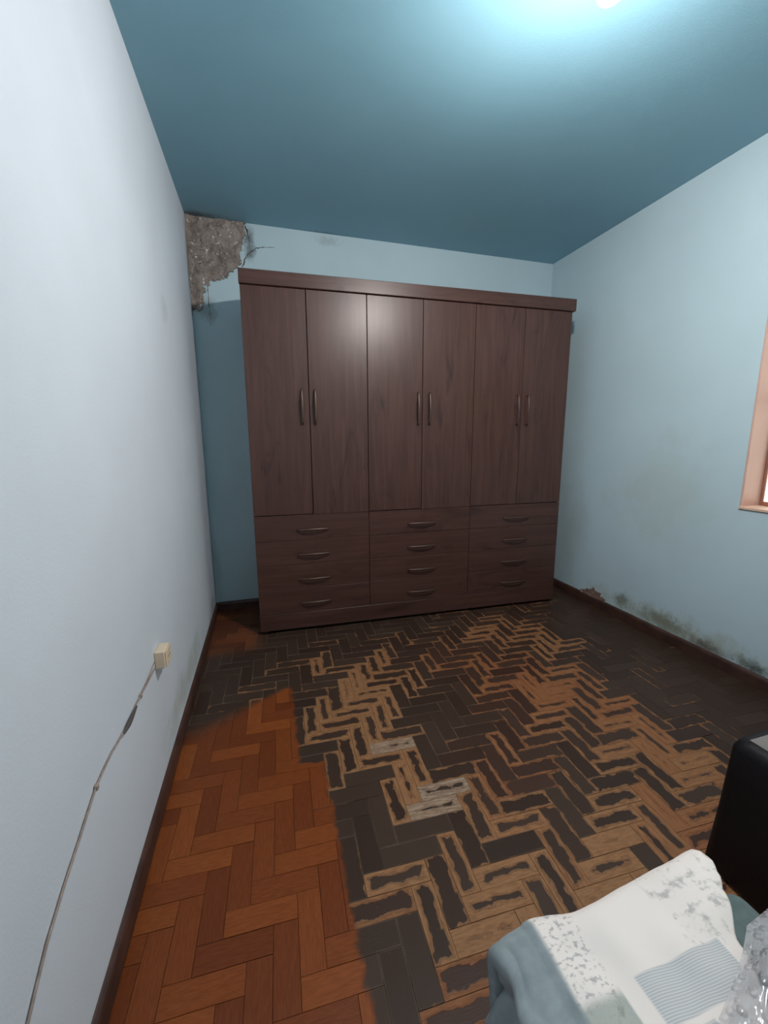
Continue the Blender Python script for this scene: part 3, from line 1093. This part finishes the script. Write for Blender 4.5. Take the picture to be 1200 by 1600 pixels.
def quilt():
    NU, NV = 92, 84
    bm = bmesh.new()
    uvl = bm.loops.layers.uv.new('cloth')
    rows_, uvs = [], {}
    LEFT = 26                      # columns that hang over the left side of the bed
    DROP = 14                      # rows that hang over the far end of the bed
    for jv in range(NV + 1):
        row = []
        if jv < DROP:
            tfar = (DROP - jv) / DROP          # 0 at the edge .. 1 at the hem
            v = 0.0
        else:
            tfar = 0.0
            v = (jv - DROP) / (NV - DROP)
        for iu in range(NU + 1):
            if iu < LEFT:
                tl = (LEFT - iu) / LEFT
                u = 0.0
            else:
                tl = 0.0
                u = (iu - LEFT) / (NU - LEFT)
            y_guess = -2.77 - v * 0.55
            xr = lerp_tab(XR, y_guess)
            x = 0.845 + (xr - 0.845) * u
            yf = lerp_tab(FAR, x)
            y = yf + (-3.32 - yf) * v
            cu, cv = x, y
            puff = 0.016 + 0.014 * mnoise.noise(Vector((x * 5.5, y * 5.5, 1.3))) + 0.006 * mnoise.noise(Vector((x * 17, y * 17, 4.0)))
            puff += 0.012 * math.exp(-((x - 1.20) / 0.07) ** 2 - ((y + 2.80) / 0.05) ** 2)
            # thin towards the right hem
            puff *= 0.75 + 0.25 * min(1.0, (1 - u) / 0.10)
            z = DZ + max(0.006, puff)
            if tfar > 0:
                ln = 0.20 * tfar
                arc = min(ln, 0.05)
                a = arc / 0.05 * PI / 2
                y += 0.030 * math.sin(a) + 0.010 * math.sin(x * 30) * tfar
                z -= 0.030 * (1 - math.cos(a)) + max(0, ln - 0.05)
                cv += ln
            if tl > 0:
                ln = (0.255 + 0.02 * math.sin(y * 30)) * tl
                # the border slopes out first, then falls in soft folds
                out = lerp_tab([(0, 0), (0.05, 0.045), (0.085, 0.066), (0.13, 0.045), (0.165, 0.030), (0.20, 0.050), (0.27, 0.085)], ln)
                fold = 0.012 * math.sin((y + 2.80) * 60 + ln * 9) * min(1, ln / 0.14)
                x -= out - fold
                z -= 0.004 + ln * 0.30 + max(0, ln - 0.085) * 0.78
                if tfar <= 0:
                    y += 0.006 * math.sin(ln * 40)
                else:
                    x += 0.055 * tl * tfar
                cu -= ln
            p = bm.verts.new((x - 1.05, y + 3.0, z))
            uvs[p] = (cu, cv)
            row.append(p)
        rows_.append(row)
    for a, b in zip(rows_, rows_[1:]):
        for k in range(NU):
            f = bm.faces.new((a[k], b[k], b[k + 1], a[k + 1]))
            for lp in f.loops:
                lp[uvl].uv = uvs[lp.vert]
    o = obj('patchwork_quilt', bm, M['quilt'], None, True, (1.05, -3.0, 0))
    md = o.modifiers.new('thickness', 'SOLIDIFY')
    md.thickness = 0.010
    md.offset = 1.0
    return o


q = quilt()
tag(q, 'cream and blue grey patchwork quilt thrown over the low bed', 'quilt')


# ------------------------------------------------------------------ crumpled bubble wrap
def bubble_wrap():
    N = 96
    bm = bmesh.new()
    rows_ = []
    for j in range(N + 1):
        row = []
        for i in range(N + 1):
            s, v = i / N, j / N
            y = -2.872 + 0.03 * s - v * 0.50
            xl = 1.19 - 0.26 * min(1, v / 0.22) + 0.010 * math.sin(v * 23)
            xr = 1.43 + 0.03 * math.sin(v * 17)
            x = xl + (xr - xl) * s
            P = Vector((x * 7, y * 7, 8.2))
            h = 0.035 + 0.05 * mnoise.fractal(P, 0.9, 2.1, 4) + 0.028 * abs(mnoise.noise(P * 4.3))
            edge = min(s / 0.35, v / 0.10, 1.0)
            z = DZ + 0.046 + h * edge
            if x > DX1 + 0.01:
                z -= (x - DX1 - 0.01) * 1.6
            row.append(bm.verts.new((x - 1.2, y + 3.0, z)))
        rows_.append(row)
    for a, b in zip(rows_, rows_[1:]):
        for k in range(N):
            bm.faces.new((a[k], b[k], b[k + 1], a[k + 1]))
    return obj('bubble_wrap', bm, M['wrap'], None, True, (1.2, -3.0, 0))


bw = bubble_wrap()
tag(bw, 'crumpled clear bubble wrap lying over the quilt edge', 'bubble wrap')
